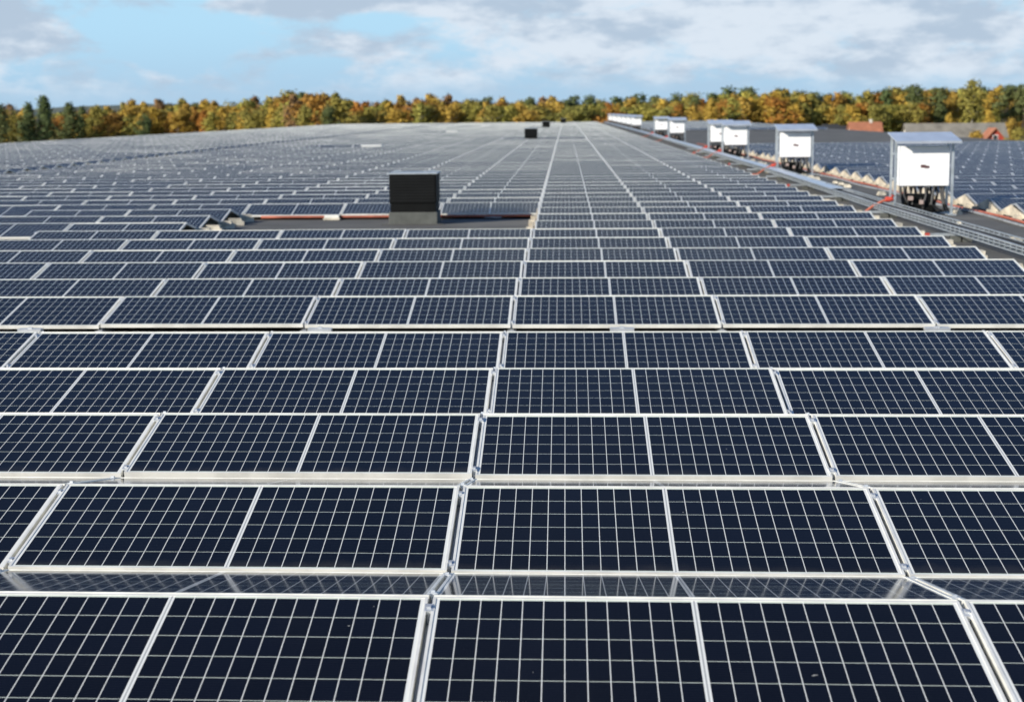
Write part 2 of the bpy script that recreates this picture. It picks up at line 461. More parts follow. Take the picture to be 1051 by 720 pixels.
slots = []       # (x_centre, ridge_y, block, row, col)
for r, y in enumerate(DROW):
    for c in range(-9, 3):
        if (r, c) not in MISSING: slots.append((X0 + (c + 0.5) * L, y, 'main', r, c))
    for c in range(10):
        slots.append((X0 - 9 * L - 1.0 - (c + 0.5) * L, y, 'left', r, c))
RXA = 8.72
RROWS = [23.0 + 1.955 * i for i in range(200)]
RROWS = [y for y in RROWS if y < 94 or 172 < y < 294]
for r, y in enumerate(RROWS):
    for c in range(9):
        slots.append((RXA + (c + 0.5) * L, y, 'right', r, c))

def in_view(m):
    for (sx, sy) in ((-1, -1), (1, -1), (1, 1), (-1, 1), (0, 0)):
        p = project(*(m @ Vector((sx * PW / 2, sy * PS / 2, 0))))
        if p and -2 < p[0] < 1053 and -2 < p[1] < 722: return True
    return False
facing = [(sl, panel_matrix(sl[0], sl[1], False, rnd.uniform(-.006, .006), R(rnd.uniform(-.28, .28)))) for sl in slots]
backs = [(sl, panel_matrix(sl[0], sl[1], True)) for sl in slots]
ind_back = [q for q in backs if q[0][2] == 'main' and q[0][3] <= 2 and in_view(q[1])]
vis = sorted([q for q in facing if in_view(q[1])], key=lambda q: q[0][1])
ind_face = vis[:297 - len(ind_back)]
keep = {(id(q)) for q in ind_back + ind_face}

proto = None
def place_panel(q, back):
    global proto
    (x, y, block, r, c), m = q
    if proto is None:
        proto = empty('photovoltaic_module')
        for nm, me in (('frame', frame_mesh), ('glass', glass_mesh)):
            o = bpy.data.objects.new(nm, me); C.objects.link(o); o.parent = proto
        t = proto
    else:
        t = copy_tree(proto)
    t.matrix_world = m
    if block == 'right': t.children[0].data = dull_mesh
    if block == 'main':
        side = f'{NTH[c]} right of the centre seam' if c >= 0 else f'{NTH[-c - 1]} left of the centre seam'
        if back: lab = f'solar panel sloping away behind {ORD[r]} row ridge, {side}'
        else: lab = f'camera-facing solar panel in {ORD[r]} row, {side}'
    elif block == 'left':
        lab = f'camera-facing solar panel in {ORD[r]} row, {NTH[c]} beyond the far walkway'
    else:
        lab = f'dark blue solar panel beyond cable tray, {NTH[r]} row, {NTH[c]} from its cream edge'
    tag(t, lab, 'solar panel', 'solar panels sloping away from camera' if back else 'solar panels facing the camera')
for q in ind_face: place_panel(q, False)
for q in ind_back: place_panel(q, True)

far = MB()
for q in facing + backs:
    if id(q) in keep: continue
    if q[0][1] < 40 and q in ind_face: continue
    frame_mb(q[1], far, 2 if q[0][2] == 'right' else 0); glass_mb(q[1], far, 1, thin=True)
o = far.obj('photovoltaic_field', [M['alu'], M['cells'], M['dull']])
tag(o, 'hazy field of small distant solar panels filling the far roof to the trees', 'solar panels', None, 'stuff')

# ------------------------------------------------------------------ mounting rails along the seams of the near blocks
def rail_prototype(rows):
    root = empty('mounting_rail')
    y0, y1 = DROW[rows[0]] - 0.98, DROW[rows[-1]] + 0.98
    b = MB(); b.box((-.04, y0, ZR + .004), (.04, y1, ZR + .045)); b.obj('base_rail', M['rail'], root)
    cl = MB(); cl.box((-.017, -.03, -.012), (.017, .03, .004)); cl.box((-.008, -.010, .004), (.008, .010, .012))
    cl.box((-.007, -.028, -.05), (.007, .028, -.012))
    cme = cl.mesh('panel_clamp', [M['rail']])
    for r in rows:
        yr = DROW[r]
        b = MB(); b.box((-.03, yr - .02, ZR + .045), (.03, yr + .02, RIDGE - .045)); b.obj('ridge_post', M['rail'], root)
        # sloping profile seen at the bottom of the slot between two modules
        b = MB()
        t = TILT
        for s in (-1, 1):
            q = [(yr + s * .03, RIDGE - .060), (yr + s * .95, RIDGE - .060 - .92 * math.tan(t)),
                 (yr + s * .95, RIDGE - .085 - .92 * math.tan(t)), (yr + s * .03, RIDGE - .085)]
            if s > 0: q = q[::-1]
            b.prism(q, -.022, .022, 'x')
        b.obj('slope_profile', M['rail'], root)
        for s, d in ((-1, .10), (-1, .86), (1, .10), (1, .86)):
            o = bpy.data.objects.new('clamp', cme); C.objects.link(o); o.parent = root
            o.location = (0, yr + s * d, RIDGE - d * math.tan(t)); o.rotation_euler = (-s * t, 0, 0)
    return root
SEAM = {-4: 'fourth seam left of the centre seam', -3: 'third seam left of the centre seam', -2: 'second seam left of the centre seam',
        -1: 'first seam left of the centre seam', 0: 'centre seam', 1: 'first seam right of the centre seam',
        2: 'second seam right of the centre seam'}
for rows, nm in ((range(0, 5), 'front five rows'), (range(5, 11), 'behind first gap')):
    pr = None
    for c, txt in SEAM.items():
        if pr is None: t = pr = rail_prototype(list(rows))
        else: t = copy_tree(pr)
        t.location = (X0 + c * L, 0, 0)
        tag(t, f'aluminium rail under {txt}, {nm}', 'mounting rail', 'rails in the seams between panels')

# pale foot plates in the gap behind the fifth row
b = MB(); b.box((-.115, -.05, -.03), (.115, .05, .0)); b.box((-.06, -.035, -.23), (.06, .035, -.03)); b.box((-.02, -.02, 0), (.02, .02, .012))
pm = b.mesh('foot_plate', [M['rail']])
GAPY = DROW[5] - 1.04
for px, txt in ((22, 'picture left edge'), (328, 'first seam left of centre'), (640, 'middle of panel right of centre seam'),
                (958, 'second seam right of centre')):
    o = bpy.data.objects.new('foot_plate', pm); C.objects.link(o)
    o.location = ((px - 582) / F_PX * GAPY * 1.005, GAPY, ZR + .095 + .0)
    o.location.z = RIDGE - .197
    tag(o, f'pale metal foot plate in first row gap, at {txt}', 'foot plate', 'foot plates in the first row gap')

# ------------------------------------------------------------------ cream end plates where rows stop
def end_plate_mesh(seed):
    b = MB()
    poly = [(-.965, .030), (.965, .030), (.965, .105), (.03, .262), (-.03, .262), (-.965, .105)]
    q = random.Random(seed); poly = [(a + q.uniform(-.05, .05), c + (q.uniform(-.055, .01) if c > .05 else 0)) for a, c in poly]
    b.prism(poly, -.02, 0, 'x')
    b.box((-.16, -.78, .0), (-.021, -.58, .085)); b.box((-.15, .60, .0), (-.021, .79, .075))     # feet stones
    return b.mesh('end_plate', [M['creamplate']])
epm = [end_plate_mesh(i) for i in range(5)]
def end_plate(x, y, label, flip=False, group='cream end plates closing the panel rows'):
    o = bpy.data.objects.new('end_plate', epm[rnd.randrange(5)]); C.objects.link(o)
    o.location = (x, y, ZR + .002)
    if flip: o.rotation_euler = (0, 0, math.pi)
    return tag(o, label, 'end plate', group)
for i, r in enumerate((11, 12, 13)):
    end_plate(X0 - .02, DROW[r], f'cream end plate right of the black vent, {("nearest", "middle", "farthest")[i]} of three')
for i, y in enumerate(RROWS):
    if y < 32: continue
    if y > 130: break
    near = 'beside the nearest white inverter' if y < 40 else 'between the nearest and second inverter' if y < 54 else \
           'between the second inverter and the next pair' if y < 80 else 'near the middle pair of inverters'
    end_plate(RXA - .02, y, f'cream triangular plate on right array edge, {near}')

# lumps of concrete ballast at the row ends
def stone_mesh(seed):
    q = random.Random(seed); b = MB()
    b.box((-.16, -.10, 0), (.16, .10, .075)); b.box((-.13, -.085, .077), (.12, .08, .14))
    b.v = [(x + q.uniform(-.015, .015), y + q.uniform(-.015, .015), z + (q.uniform(-.008, .008) if z > 0 else 0)) for x, y, z in b.v]
    return b.mesh('ballast_stone', [M['cream']])
stones = [stone_mesh(i) for i in range(4)]
def stone(x, y, label, group, sc=1.0, mt=None):
    o = bpy.data.objects.new('ballast_stone', stones[rnd.randrange(4)]); C.objects.link(o)
    o.location = (x, y, ZR + .002); o.rotation_euler = (0, 0, rnd.uniform(-.4, .4))
    o.scale = (sc, sc, sc)
    tag(o, label, 'ballast stone', group)
for r in range(7, 21):
    stone(X0 + 3 * L + .22, DROW[r] - .96, f'cream ballast stone at the right end of the {ORD[r]} row of panels', 'ballast stones at the right row ends')
for i, r in enumerate((11, 12, 13)):
    for dy, w in ((-.55, 'front'), (.5, 'rear')):
        stone(X0 - 3 * L + .17, DROW[r] + dy, f'ballast stone at the {w} of the {ORD[r]} row end left of the black vent',
              'ballast stones left of the black vent')

# ------------------------------------------------------------------ vents and hatches
def vent(x, y, label):
    t = empty('roof_vent', (x, y, ZR + .002))
    b = MB(); b.box((-.60, -.13, 0), (.60, -.002, .012)); b.obj('flashing', M['felt'], t)
    b = MB(); b.box((-.47, 0, 0), (.47, .90, .235)); b.obj('curb', M['curb'], t, .012)
    b = MB(); b.box((-.44, .03, .237), (.44, .87, .40)); b.obj('base_frame', M['black'], t, .008)
    b = MB(); b.box((-.455, .015, .402), (.455, .885, .96)); b.obj('hood', M['black'], t, .012)
    b = MB()
    for i in range(9):
        z = .435 + i * .055
        b.prism([(.006, z), (.014, z + .012), (.014, z + .044), (.006, z + .010)], -.425, .425, 'x')
    b.obj('louvre', M['louvre'], t)
    b = MB(); b.box((-.475, -.005, .962), (.475, .905, .990)); b.obj('lid', M['galv'], t, .006)
    for s in (-.33, .33):
        b = MB(); b.tube([(s - .06, .4, .991), (s - .06, .4, 1.02), (s + .06, .4, 1.02), (s + .06, .4, .991)], .008, 6); b.obj('handle', M['galv'], t)
    tag(t, label, 'roof vent', 'black roof vents among the panels')
vlab = ['large black roof vent on grey curb in the panel gap', 'small black roof vent far down the roof left of the centre seam',
        'tiny black roof vent, third of the vents from the camera', 'tiniest black roof vent at the far roof end']
for (x, y), l in zip(VENTS, vlab): vent(x, y, l)
hl = ['low pale roof hatch in dark gap beyond the black vent', 'smaller pale roof hatch in the middle distance', 'faint pale hatch farthest away near roof end']
for (x, y), l in zip(HATCHES, hl):
    t = empty('roof_hatch', (x, y, ZR + .002))
    b = MB(); b.box((-.54, 0, 0), (.54, 1.08, .24)); b.obj('curb', M['hatch'], t, .01)
    b = MB(); b.box((-.59, -.05, .242), (.59, 1.13, .33)); b.obj('lid', M['hatch'], t, .02)
    tag(t, l, 'roof hatch', 'pale roof hatches')

# red conduit and plate behind the vent
def conduit(pts, label, r=.035, mat='red', cat='conduit', group=None, seg=8):
    b = MB(); b.tube(pts, r, seg); o = b.obj('conduit', M[mat], None, 0, True); return tag(o, label, cat, group)
yb = DROW[14] - 1.0
conduit([(X0 - 3 * L + .4 + i * .5, yb + .02 * math.sin(i * 1.3), ZR + .062) for i in range(12)],
        'red conduit along the panel row edge behind the black vent', .026)
t = empty('ballast_tray', (-4.72, yb - .06, ZR + .002))
b = MB(); b.box((-.17, -.08, 0), (.17, .10, .04)); b.obj('stone', M['cream'], t, .01)
b = MB(); b.box((-.15, -.04, .042), (.15, .10, .105)); b.obj('plate', M['alu'], t, .005)
tag(t, 'white plate on a cream block left of the black vent by red conduit', 'ballast tray')
t = empty('cable_coil', (-2.0 + .55, yb - .1, ZR + .02))
b = MB(); b.tube([(.16 * math.cos(a / 3), .06 * math.sin(a / 3), .01 + .004 * (a % 5)) for a in range(40)], .012, 6); b.obj('cable', M['greycable'], t)
tag(t, 'small grey cable coil beside red conduit right of the black vent', 'cable coil')

# ------------------------------------------------------------------ cable tray along the right edge
def drift(y):                                        # the service line is not quite parallel to the rows
    d = max(0.0, y - 33.7)
    return d * .015 if d < 21 else min(.62, .315 + (d - 21) * .0041)
KNOTS = [14, 24, 33.7, 44, 54.7, 74, 95, 131, 299]
def long_bar(b, x0, x1, z0, z1):
    ks = KNOTS
    o = len(b.v)
    for y in ks:
        d = drift(y)
        b.v += [(x0 + d, y, z0), (x1 + d, y, z0), (x1 + d, y, z1), (x0 + d, y, z1)]
    for n in range(len(ks) - 1):
        for q in range(4):
            w = (q + 1) % 4; a = o + n * 4
            b.face((a + w, a + q, a + 4 + q, a + 4 + w))
    b.face((o, o + 1, o + 2, o + 3)); e = o + 4 * (len(ks) - 1); b.face((e + 3, e + 2, e + 1, e))
def cable_tray(xa, xb, label, lid_from, caps):
    t = empty('cable_tray', (0, 0, 0))
    z0 = ZR + .16
    for x in (xa, xb):
        b = MB()
        long_bar(b, x - .006, x + .006, z0, z0 + .014); long_bar(b, x - .006, x + .006, z0 + .055, z0 + .070)
        long_bar(b, x - .012, x + .012, z0 + .105, z0 + .118)
        y = 14.2
        while y < 120: b.box((x - .004 + drift(y), y, z0 + .0145), (x + .004 + drift(y), y + .012, z0 + .1045)); y += .3
        b.obj('side_rail', M['galv'], t)
    b = MB(); y = 14.2
    while y < 130: b.box((xa + .008 + drift(y), y, z0 + .001), (xb - .008 + drift(y), y + .03, z0 + .012)); y += .3
    for x in (xa + .13, xa + .27): long_bar(b, x - .006, x + .006, z0 + .0135, z0 + .022)
    b.obj('rung', M['galv'], t)
    b = MB()
    y = lid_from
    while y < 293:
        d = drift(y + 1.5); b.box((xa + .03 + d, y, z0 + .092), (xb - .03 + d, y + 2.96, z0 + .103)); y += 3.0
    b.obj('cover', M['canopy'], t)
    if caps:
        y = 20.9
        while y < 90:
            d = drift(y); ya = y
            b = MB(); b.box((xa - .30 + d, y, ZR + .10), (xb + .04 + d, y + .041, ZR + .14)); br = b.obj('bracket', M['galv'], t)
            if round((y - 20.9) / 6.0) % 3 == 1:
                b = MB(); b.box((xa - .37 + d, y - .005, ZR + .09), (xa - .302 + d, y + .046, ZR + .145)); b.obj('end_cap', M['redcap'], br)
            for xs in (xa + .03, xb - .17):
                b = MB(); b.box((xs + d, y - .06, ZR + .003), (xs + .15 + d, y + .1, ZR + .098)); b.obj('support_block', M['curb'], br)
            y += 6.0
    tag(t, label, 'cable tray')
    for i, (dx, m) in enumerate(((.08, 'cable'), (.20, 'greycable'), (.33, 'cable'))):
        q = MB(); q.tube([(xa + dx + .02 * math.sin(k * 1.7 + i) + drift(14 + k * 1.5), 14 + k * 1.5, z0 + .046) for k in range(46)], .022, 6)
        w = ('against the side nearest the panels', 'along the middle', 'against the inner side')[i]
        tag(q.obj('cable', M[m], None, 0, True), f'{"black" if m == "cable" else "grey"} cable {w} of the cable tray', 'cable', 'cables in the tray')
cable_tray(6.15, 6.53, 'long galvanised cable tray running past the inverter posts', 40.0, True)
conduit([(8.38 + .05 * math.sin(k * 1.1), 24 + k * 1.2, ZR + .045) for k in range(70)], 'red conduit running along the cream edge of the right array', .026)
conduit([(8.22 + .06 * math.sin(k * .9 + 2), 26 + k * 1.2, ZR + .032) for k in range(30)], 'thin grey cable beside the red conduit under the right array edge', .028, 'greycable', 'cable')

for i in range(34):
    y = 25.5 + i * 1.65 + rnd.uniform(-.5, .5); x = rnd.uniform(6.75, 8.2)
    near = 'before the nearest inverter' if y < 33 else 'between nearest and second inverter' if y < 54 else 'beyond the second inverter'
    stone(x, y, f'pale stone lying on dark felt beside the cable tray {near}', f'loose stones {near}', rnd.uniform(.35, .7))
for i, (x, y, w) in enumerate(((7.0, 28, 'before the nearest'), (7.2, 43, 'behind the nearest'), (7.4, 61, 'behind the second'))):
    conduit([(x + .22 * math.sin(k * .8 + i), y + k * .55, ZR + .022) for k in range(9)], f'loose grey cable on the felt strip {w} inverter', .016, 'greycable', 'cable')
# ------------------------------------------------------------------ inverters under canopies
def inverter():
    t = empty('solar_inverter')
    b = MB(); b.box((.10, 0, .58), (1.075, .33, 1.375)); cab = b.obj('cabinet', M['white'], t, .02)
    lg = MB()
    lg.box((.50, -.004, .945), (.60, -.001, 1.005)); lg.box((.58, -.006, .935), (.67, -.0015, .985))
    lg.obj('logo', M['logo'], cab)
    b = MB(); b.box((.20, .331, .62), (1.0, .37, 1.33)); b.obj('mounting_plate', M['galv'], t)
    for x in (0, 1.125):
        for y, h in ((-.02, 1.49), (.42, 1.565)):
            b = MB(); b.box((x - .022, y - .022, .02), (x + .022, y + .022, h)); b.obj('post', M['galv'], t)
        b = MB(); b.box((x - .08, -.14, 0), (x + .08, .55, .019)); b.obj('foot', M['galv'], t)
    for z in (.70, 1.20):
        b = MB(); b.box((-.02, .372, z), (1.14, .394, z + .04)); b.obj('crossbar', M['galv'], t)
    a = math.atan2(.165, .95)
    m = Matrix.Translation((.59, -.30, 1.462)) @ Matrix.Rotation(a, 4, 'X')
    b = MB(); b.box((-.64, 0, 0.0), (.64, .97, .018), 0, m); b.box((-.64, 0, -.03), (.64, .012, -.001), 0, m)
    b.obj('canopy', M['canopy'], t)
    q = random.Random(5)
    for i in range(15):
        x = .14 + i * .06; y = .16 + q.uniform(-.08, .08)
        b = MB()
        b.tube([(x, y, .574), (x + q.uniform(-.04, .04), y - .02, .40), (x + q.uniform(-.1, .1), y - .06, .22), (x + q.uniform(-.12, .12), y - .02, .10), (x + q.uniform(-.2, .2), y + .3, .05)], q.uniform(.018, .03), 6)
        b.obj('cable', M['cable'], t)
    for bx in (((.27, -.05, .30), (.36, .03, .38)), ((.5, -.03, .22), (.57, .04, .30))):
        b = MB(); b.box(*bx); b.obj('plug', M['pink'], t)
    b = MB(); b.box((.22, .06, .03), (.80, .36, .42)); b.obj('junction_shade_box', M['black'], t, .02)  # black junction box, enlarged to stand in for shade beneath the cabinet
    return t
inv_y = [33.7, 54.7, 74.5, 82.1, 116.0, 136.0, 183.0, 198.0, 214.0, 232.0, 254.0, 282.0]
def inv_x(y): return 6.605 + drift(y)
ilab = ['white inverter with dark mark under a canopy, nearest and largest of all', 'single white inverter on posts, second from camera',
        'white inverter, nearer one of the overlapping middle pair', 'white inverter, farther one of the overlapping middle pair',
        'white inverter, nearer one of the small distant pair', 'white inverter, farther one of the small distant pair'] + \
       [f'tiny white inverter in the far strip, {w} of six overlapping boxes' for w in ('nearest', 'second', 'third', 'fourth', 'fifth', 'farthest')]
ip = None
for y, l in zip(inv_y, ilab):
    if ip is None: t = ip = inverter()
    else: t = copy_tree(ip)
    t.location = (inv_x(y), y, ZR + .003)
    tag(t, l, 'inverter', 'white inverters under canopies along the tray')
for i, y in enumerate(inv_y[:6]):
    w = ('nearest', 'second', 'third', 'fourth', 'fifth', 'sixth')[i]
    t = empty('conduit', (inv_x(y) - .05, y - .25, ZR + .003))
    b = MB(); b.tube([(-.95, .02, .03), (-.62, .0, .05), (-.42, .0, .20), (-.22, -.02, .31), (-.17, -.02, .315)], .026, 8); b.obj('pipe', M['red'], t)
    b = MB(); b.tube([(-.18, -.02, .335), (-.10, -.02, .335), (-.05, -.02, .35), (-.03, -.02, .42)], .055, 10); b.obj('elbow', M['redcap'], t)
    tag(t, f'red conduit with bright elbow at the foot of the {w} white inverter', 'conduit', 'red conduits at the inverter feet')
# ------------------------------------------------------------------ houses beyond the roof
def gable_house(name, px, Y, length, depth, wall_h, roof_h, wall, roof, label, rz=0.0, chimney=True, rise=0.0):
    t = empty(name, (px_x(px, Y), Y, rise), rz)
    l, d = length / 2, depth / 2
    b = MB(); b.prism([(-d, 0), (d, 0), (d, wall_h), (0, wall_h + roof_h - .05), (-d, wall_h)], -l, l, 'x'); b.obj('wall', M[wall], t)
    b = MB(); o = .45
    for s in (-1, 1):
        ex = wall_h - roof_h * o / d
        q = [(s * (d + o), ex), (0, wall_h + roof_h), (0, wall_h + roof_h + .18), (s * (d + o), ex + .18)]
        b.prism(q if s < 0 else q[::-1], -l - o, l + o, 'x')
    rf = b.obj('roof', M[roof], t)
    if chimney:
        b = MB(); b.box((l * .3, -.3, wall_h + roof_h - .3), (l * .3 + .7, .35, wall_h + roof_h + .8)); b.obj('chimney', M['brick'], rf)
    n = max(2, int(length / 3))
    for i in range(n):
        x = -l + length * (i + .5) / n
        b = MB(); b.box((x - .6, -d - .06, 1.0), (x + .6, -d - .003, 2.3)); f = b.obj('window', M['trim'], t)
        b = MB(); b.box((x - .5, -d - .075, 1.1), (x + .5, -d - .062, 2.2)); b.obj('pane', M['glass'], f)
    for s in (-1, 1):
        xx = s * (l + .004)
        b = MB(); b.box((min(xx, xx + s * .05), -.5, wall_h - .2), (max(xx, xx + s * .05), .5, wall_h + .9)); f = b.obj('window', M['trim'], t)
        xx = s * (l + .056)
        b = MB(); b.box((min(xx, xx + s * .01), -.4, wall_h - .1), (max(xx, xx + s * .01), .4, wall_h + .8)); b.obj('pane', M['glass'], f)
    b = MB(); b.box((l * .1, -d - .05, .05), (l * .1 + .95, -d - .004, 2.1)); b.obj('door', M['trim'], t)
    return tag(t, label, 'house' if name != 'barn' else 'barn')
gable_house('house', 886, 430, 7.6, 6.5, 3.6, 3.0, 'brick', 'tiles', 'house with bright orange tiled roof beyond the roof edge')
gable_house('barn', 977, 362, 20.4, 9, 3.1, 3.6, 'brick', 'greyroof', 'long low barn with pale grey roof before golden trees', 0.0, False)
gable_house('cottage', 1016, 334, 5.0, 3.7, 3.9, 2.1, 'redwood', 'tiles', 'small red gabled cottage with white trim beside the grey barn', R(90), False)
gable_house('shed', 851, 440, 3.7, 4, 4.0, 2.0, 'darkroof', 'darkroof', 'dark shed left of the orange roofed house, farther left of two', 0, False)
gable_house('shed', 863, 436, 2.2, 4, 3.8, 1.8, 'darkroof', 'darkroof', 'narrow dark shed directly beside the orange roofed house', 0, False)

# ------------------------------------------------------------------ trees
def crown_mesh(kind, seed):
    q = random.Random(seed); b = MB()
    def leaf(c, n, s):
        n = n.normalized(); a = n.cross(Vector((q.uniform(-1, 1), q.uniform(-1, 1), q.uniform(-1, 1)))).normalized(); e = n.cross(a)
        s2 = s * q.uniform(.6, 1.0)
        b.quad([c - a * s - e * s2 * .6, c + a * s * .3 - e * s2, c + a * s + e * s2 * .5, c - a * s * .4 + e * s2])
    if kind == 'cone':                                  # spruce: whorls of drooping boughs
        for i in range(24):
            t = i / 23; z = .10 + .88 * t; rr = .26 * (1 - t) ** .62 + .015
            for k in range(int(7 + 9 * (1 - t))):
                a = q.uniform(0, 6.28)
                for m in range(6):
                    f = (m + .6) / 6 * q.uniform(.8, 1.15)
                    c = Vector((math.cos(a) * rr * f, math.sin(a) * rr * f, z - .05 * f + q.uniform(-.02, .02)))
                    leaf(c, Vector((math.cos(a), math.sin(a), 1.2)) + Vector((q.uniform(-.6, .6), q.uniform(-.6, .6), 0)), q.uniform(.014, .026))
        return b
    lobes = []
    if kind == 'fir':
        for i in range(20):
            t = (i + .5) / 20; a = q.uniform(0, 6.28); z = .10 + .82 * t; d = q.uniform(.02, .12) * (1 - t)
            rr = .055 + .13 * (1 - t) ** .7
            lobes.append((Vector((math.cos(a) * d, math.sin(a) * d, z)), Vector((rr, rr, .09)) * q.uniform(.85, 1.2)))
    elif kind == 'pine':                                  # bare stem below, ragged flat tufts on top
        for i in range(14):
            t = (i + q.random()) / 14; a = q.uniform(0, 6.28); z = .34 + .60 * t; d = q.uniform(.02, .17) * (1.15 - t * .85)
            lobes.append((Vector((math.cos(a) * d, math.sin(a) * d, z)), Vector((q.uniform(.08, .12), q.uniform(.08, .12), q.uniform(.055, .09)))))
    elif kind == 'tall':                                # birch: narrow, tufty
        for i in range(19):
            t = (i + .5) / 19; a = q.uniform(0, 6.28); z = .14 + .80 * t; d = q.uniform(.01, .13) * math.sin(math.pi * (t * .85 + .12)) ** .6
            rr = .04 + .085 * math.sin(math.pi * (t * .9 + .06))
            lobes.append((Vector((math.cos(a) * d, math.sin(a) * d, z)), Vector((rr, rr, rr * 1.25)) * q.uniform(.8, 1.15)))
    else:                                               # round: wide domed crown
        for i in range(22):
            t = q.random(); a = q.uniform(0, 6.28); z = .20 + .68 * t; d = q.uniform(.05, .27) * math.sin(math.pi * (t * .8 + .15)) ** .7
            rr = q.uniform(.07, .145)
            lobes.append((Vector((math.cos(a) * d, math.sin(a) * d, z)), Vector((rr, rr, rr * .9))))
    for c, r in lobes:
        n = 105 if kind != 'pine' else 120
        for _ in range(n):
            d = Vector((q.gauss(0, 1), q.gauss(0, 1), q.gauss(0, 1))).normalized()
            f = q.uniform(.3, 1.0) ** .6 * q.choice((.8, .95, 1.05, 1.15, 1.4))
            p = c + Vector((d.x * r.x, d.y * r.y, d.z * r.z)) * f
            leaf(p, d + Vector((q.uniform(-.7, .7), q.uniform(-.7, .7), q.uniform(-.4, .9))), q.uniform(.010, .024))
    return b
def trunk_mesh(kind, seed, mat):
    q = random.Random(seed + 50); b = MB()
    h = .93 if kind in ('cone', 'pine') else .8
    b.tube([(0, 0, -.01), (q.uniform(-.008, .008), q.uniform(-.008, .008), h * .4), (q.uniform(-.015, .015), q.uniform(-.015, .015), h)], .017, 7, .004)
    for i in range(9):
        z = (.35 + .5 * q.random()) * h; a = q.uniform(0, 6.28); l = q.uniform(.06, .16)
        b.tube([(0, 0, z), (math.cos(a) * l * .5, math.sin(a) * l * .5, z + .04), (math.cos(a) * l, math.sin(a) * l, z + .10)], .006, 5, .002)
    return b.mesh('trunk', [mat])
FORMS = {'cone': ('green', 'bark'), 'pine': ('green', 'bark'), 'fir': ('green', 'bark'), 'tall': ('gold', 'birchbark'), 'round': ('rust', 'bark')}
TR = {}
for kd in FORMS:
    TR[kd] = [(crown_mesh(kd, 10 * s + len(kd)), trunk_mesh(kd, s, M[FORMS[kd][1]])) for s in range(3)]
CM = {}
def crown_for(kd, i, leafname):
    if (kd, i, leafname) not in CM: CM[(kd, i, leafname)] = TR[kd][i][0].mesh('crown', [M[leafname]])
    return CM[(kd, i, leafname)]
def tree(px, Y, top_y, kd, leaf, label, group, wid=1.0):
    """a tree on the ground whose top shows at photo height top_y from the camera's place"""
    h = CAMZ + (115.4 - .0095 * (px - 474) - top_y) / F_PX * Y
    i = rnd.randrange(3)
    nm = {'cone': 'spruce_tree', 'fir': 'fir_tree', 'pine': 'pine_tree', 'tall': 'birch_tree', 'round': 'broadleaf_tree'}[kd]
    t = empty(nm, (px_x(px, Y), Y, 0), rnd.uniform(0, 6.28))
    for n, me in (('trunk', TR[kd][i][1]), ('crown', crown_for(kd, i, leaf))):
        o = bpy.data.objects.new(n, me); C.objects.link(o); o.parent = t
        o.scale = (h * wid, h * wid, h)
    return tag(t, label, 'tree', group)
PROFILE = [(-160, 104), (0, 109), (25, 108), (60, 110), (100, 108), (130, 105), (180, 104), (240, 102), (270, 100), (300, 97), (350, 99), (372, 106), (400, 106), (430, 101),
           (470, 104), (520, 105), (560, 103), (600, 105), (640, 103), (680, 103), (715, 100), (760, 96), (800, 96), (830, 97), (860, 98), (900, 94), (940, 93), (975, 92), (1010, 96),
           (1051, 92), (1230, 92)]
def prof(px):
    for (a, ya), (b_, yb_) in zip(PROFILE, PROFILE[1:]):
        if a <= px <= b_: return (1.2 if px < 290 else -2.0) + ya + (yb_ - ya) * (px - a) / (b_ - a)
    return 98
STRETCH = [(90, 'at the far left among the dark conifers'), (250, 'between dark conifers and big orange tree'),
           (400, 'around the big orange tree'), (560, 'behind the far end of the panel field'),
           (720, 'behind the far white inverters'), (845, 'behind the middle inverters'),
           (925, 'behind the orange roofed house'), (2000, 'behind the grey barn')]
LOOK = {('tall', 'gold'): 'slender golden yellow tree', ('round', 'gold'): 'rounded golden yellow tree', ('round', 'rust'): 'rounded rust orange tree', ('tall', 'rust'): 'slender rust orange tree',
        ('round', 'olive'): 'rounded tree turning from green to yellow', ('tall', 'olive'): 'slender tree turning from green to yellow', ('pine', 'green'): 'dark green pine',
        ('fir', 'green'): 'dark green bushy conifer', ('tall', 'lime'): 'slender yellow green tree', ('round', 'lime'): 'rounded yellow green tree', ('tall', 'brown'): 'thin brown half bare tree'}
def dist(px):
    return 610 if px < 200 else 610 - (px - 200) * .55 if px < 400 else 500 + max(0, px - 700) * .42
def wood(px, Y, ty, kd, leaf, wid):
    if any(abs(px - p) < w for p, w in ((52, 14),) ) : return
    if 835 < px < 1045 and Y < 556: Y = 556 + rnd.uniform(0, 12)
    where = next(s for lim, s in STRETCH if px < lim)
    lk = LOOK[(kd, leaf)]
    tree(px, Y, ty, kd, leaf, f'{lk} {where}', f'{lk}s {where}', wid)
def pick(px, layer):
    r = rnd.random()
    right = px > 640
    if layer == 0:                                      # back row, taller and darker
        if right: return rnd.choice([('pine', 'green'), ('pine', 'green'), ('round', 'olive'), ('tall', 'gold')])
        return rnd.choice([('tall', 'brown'), ('tall', 'gold'), ('round', 'olive'), ('pine', 'green') if px > 430 else ('tall', 'olive')])
    if r < .28: return ('tall', 'gold')
    if r < .42: return ('round', 'gold')
    if r < .52: return ('tall', 'lime')
    if r < .62: return ('round', 'lime')
    if r < .69: return ('round', 'rust') if px < 900 else ('tall', 'gold')
    if r < .73: return ('tall', 'rust')
    if r < .88: return ('round', 'olive')
    if r < .94 and px < 160 or r < .91: return ('fir', 'green')
    return ('tall', 'olive')
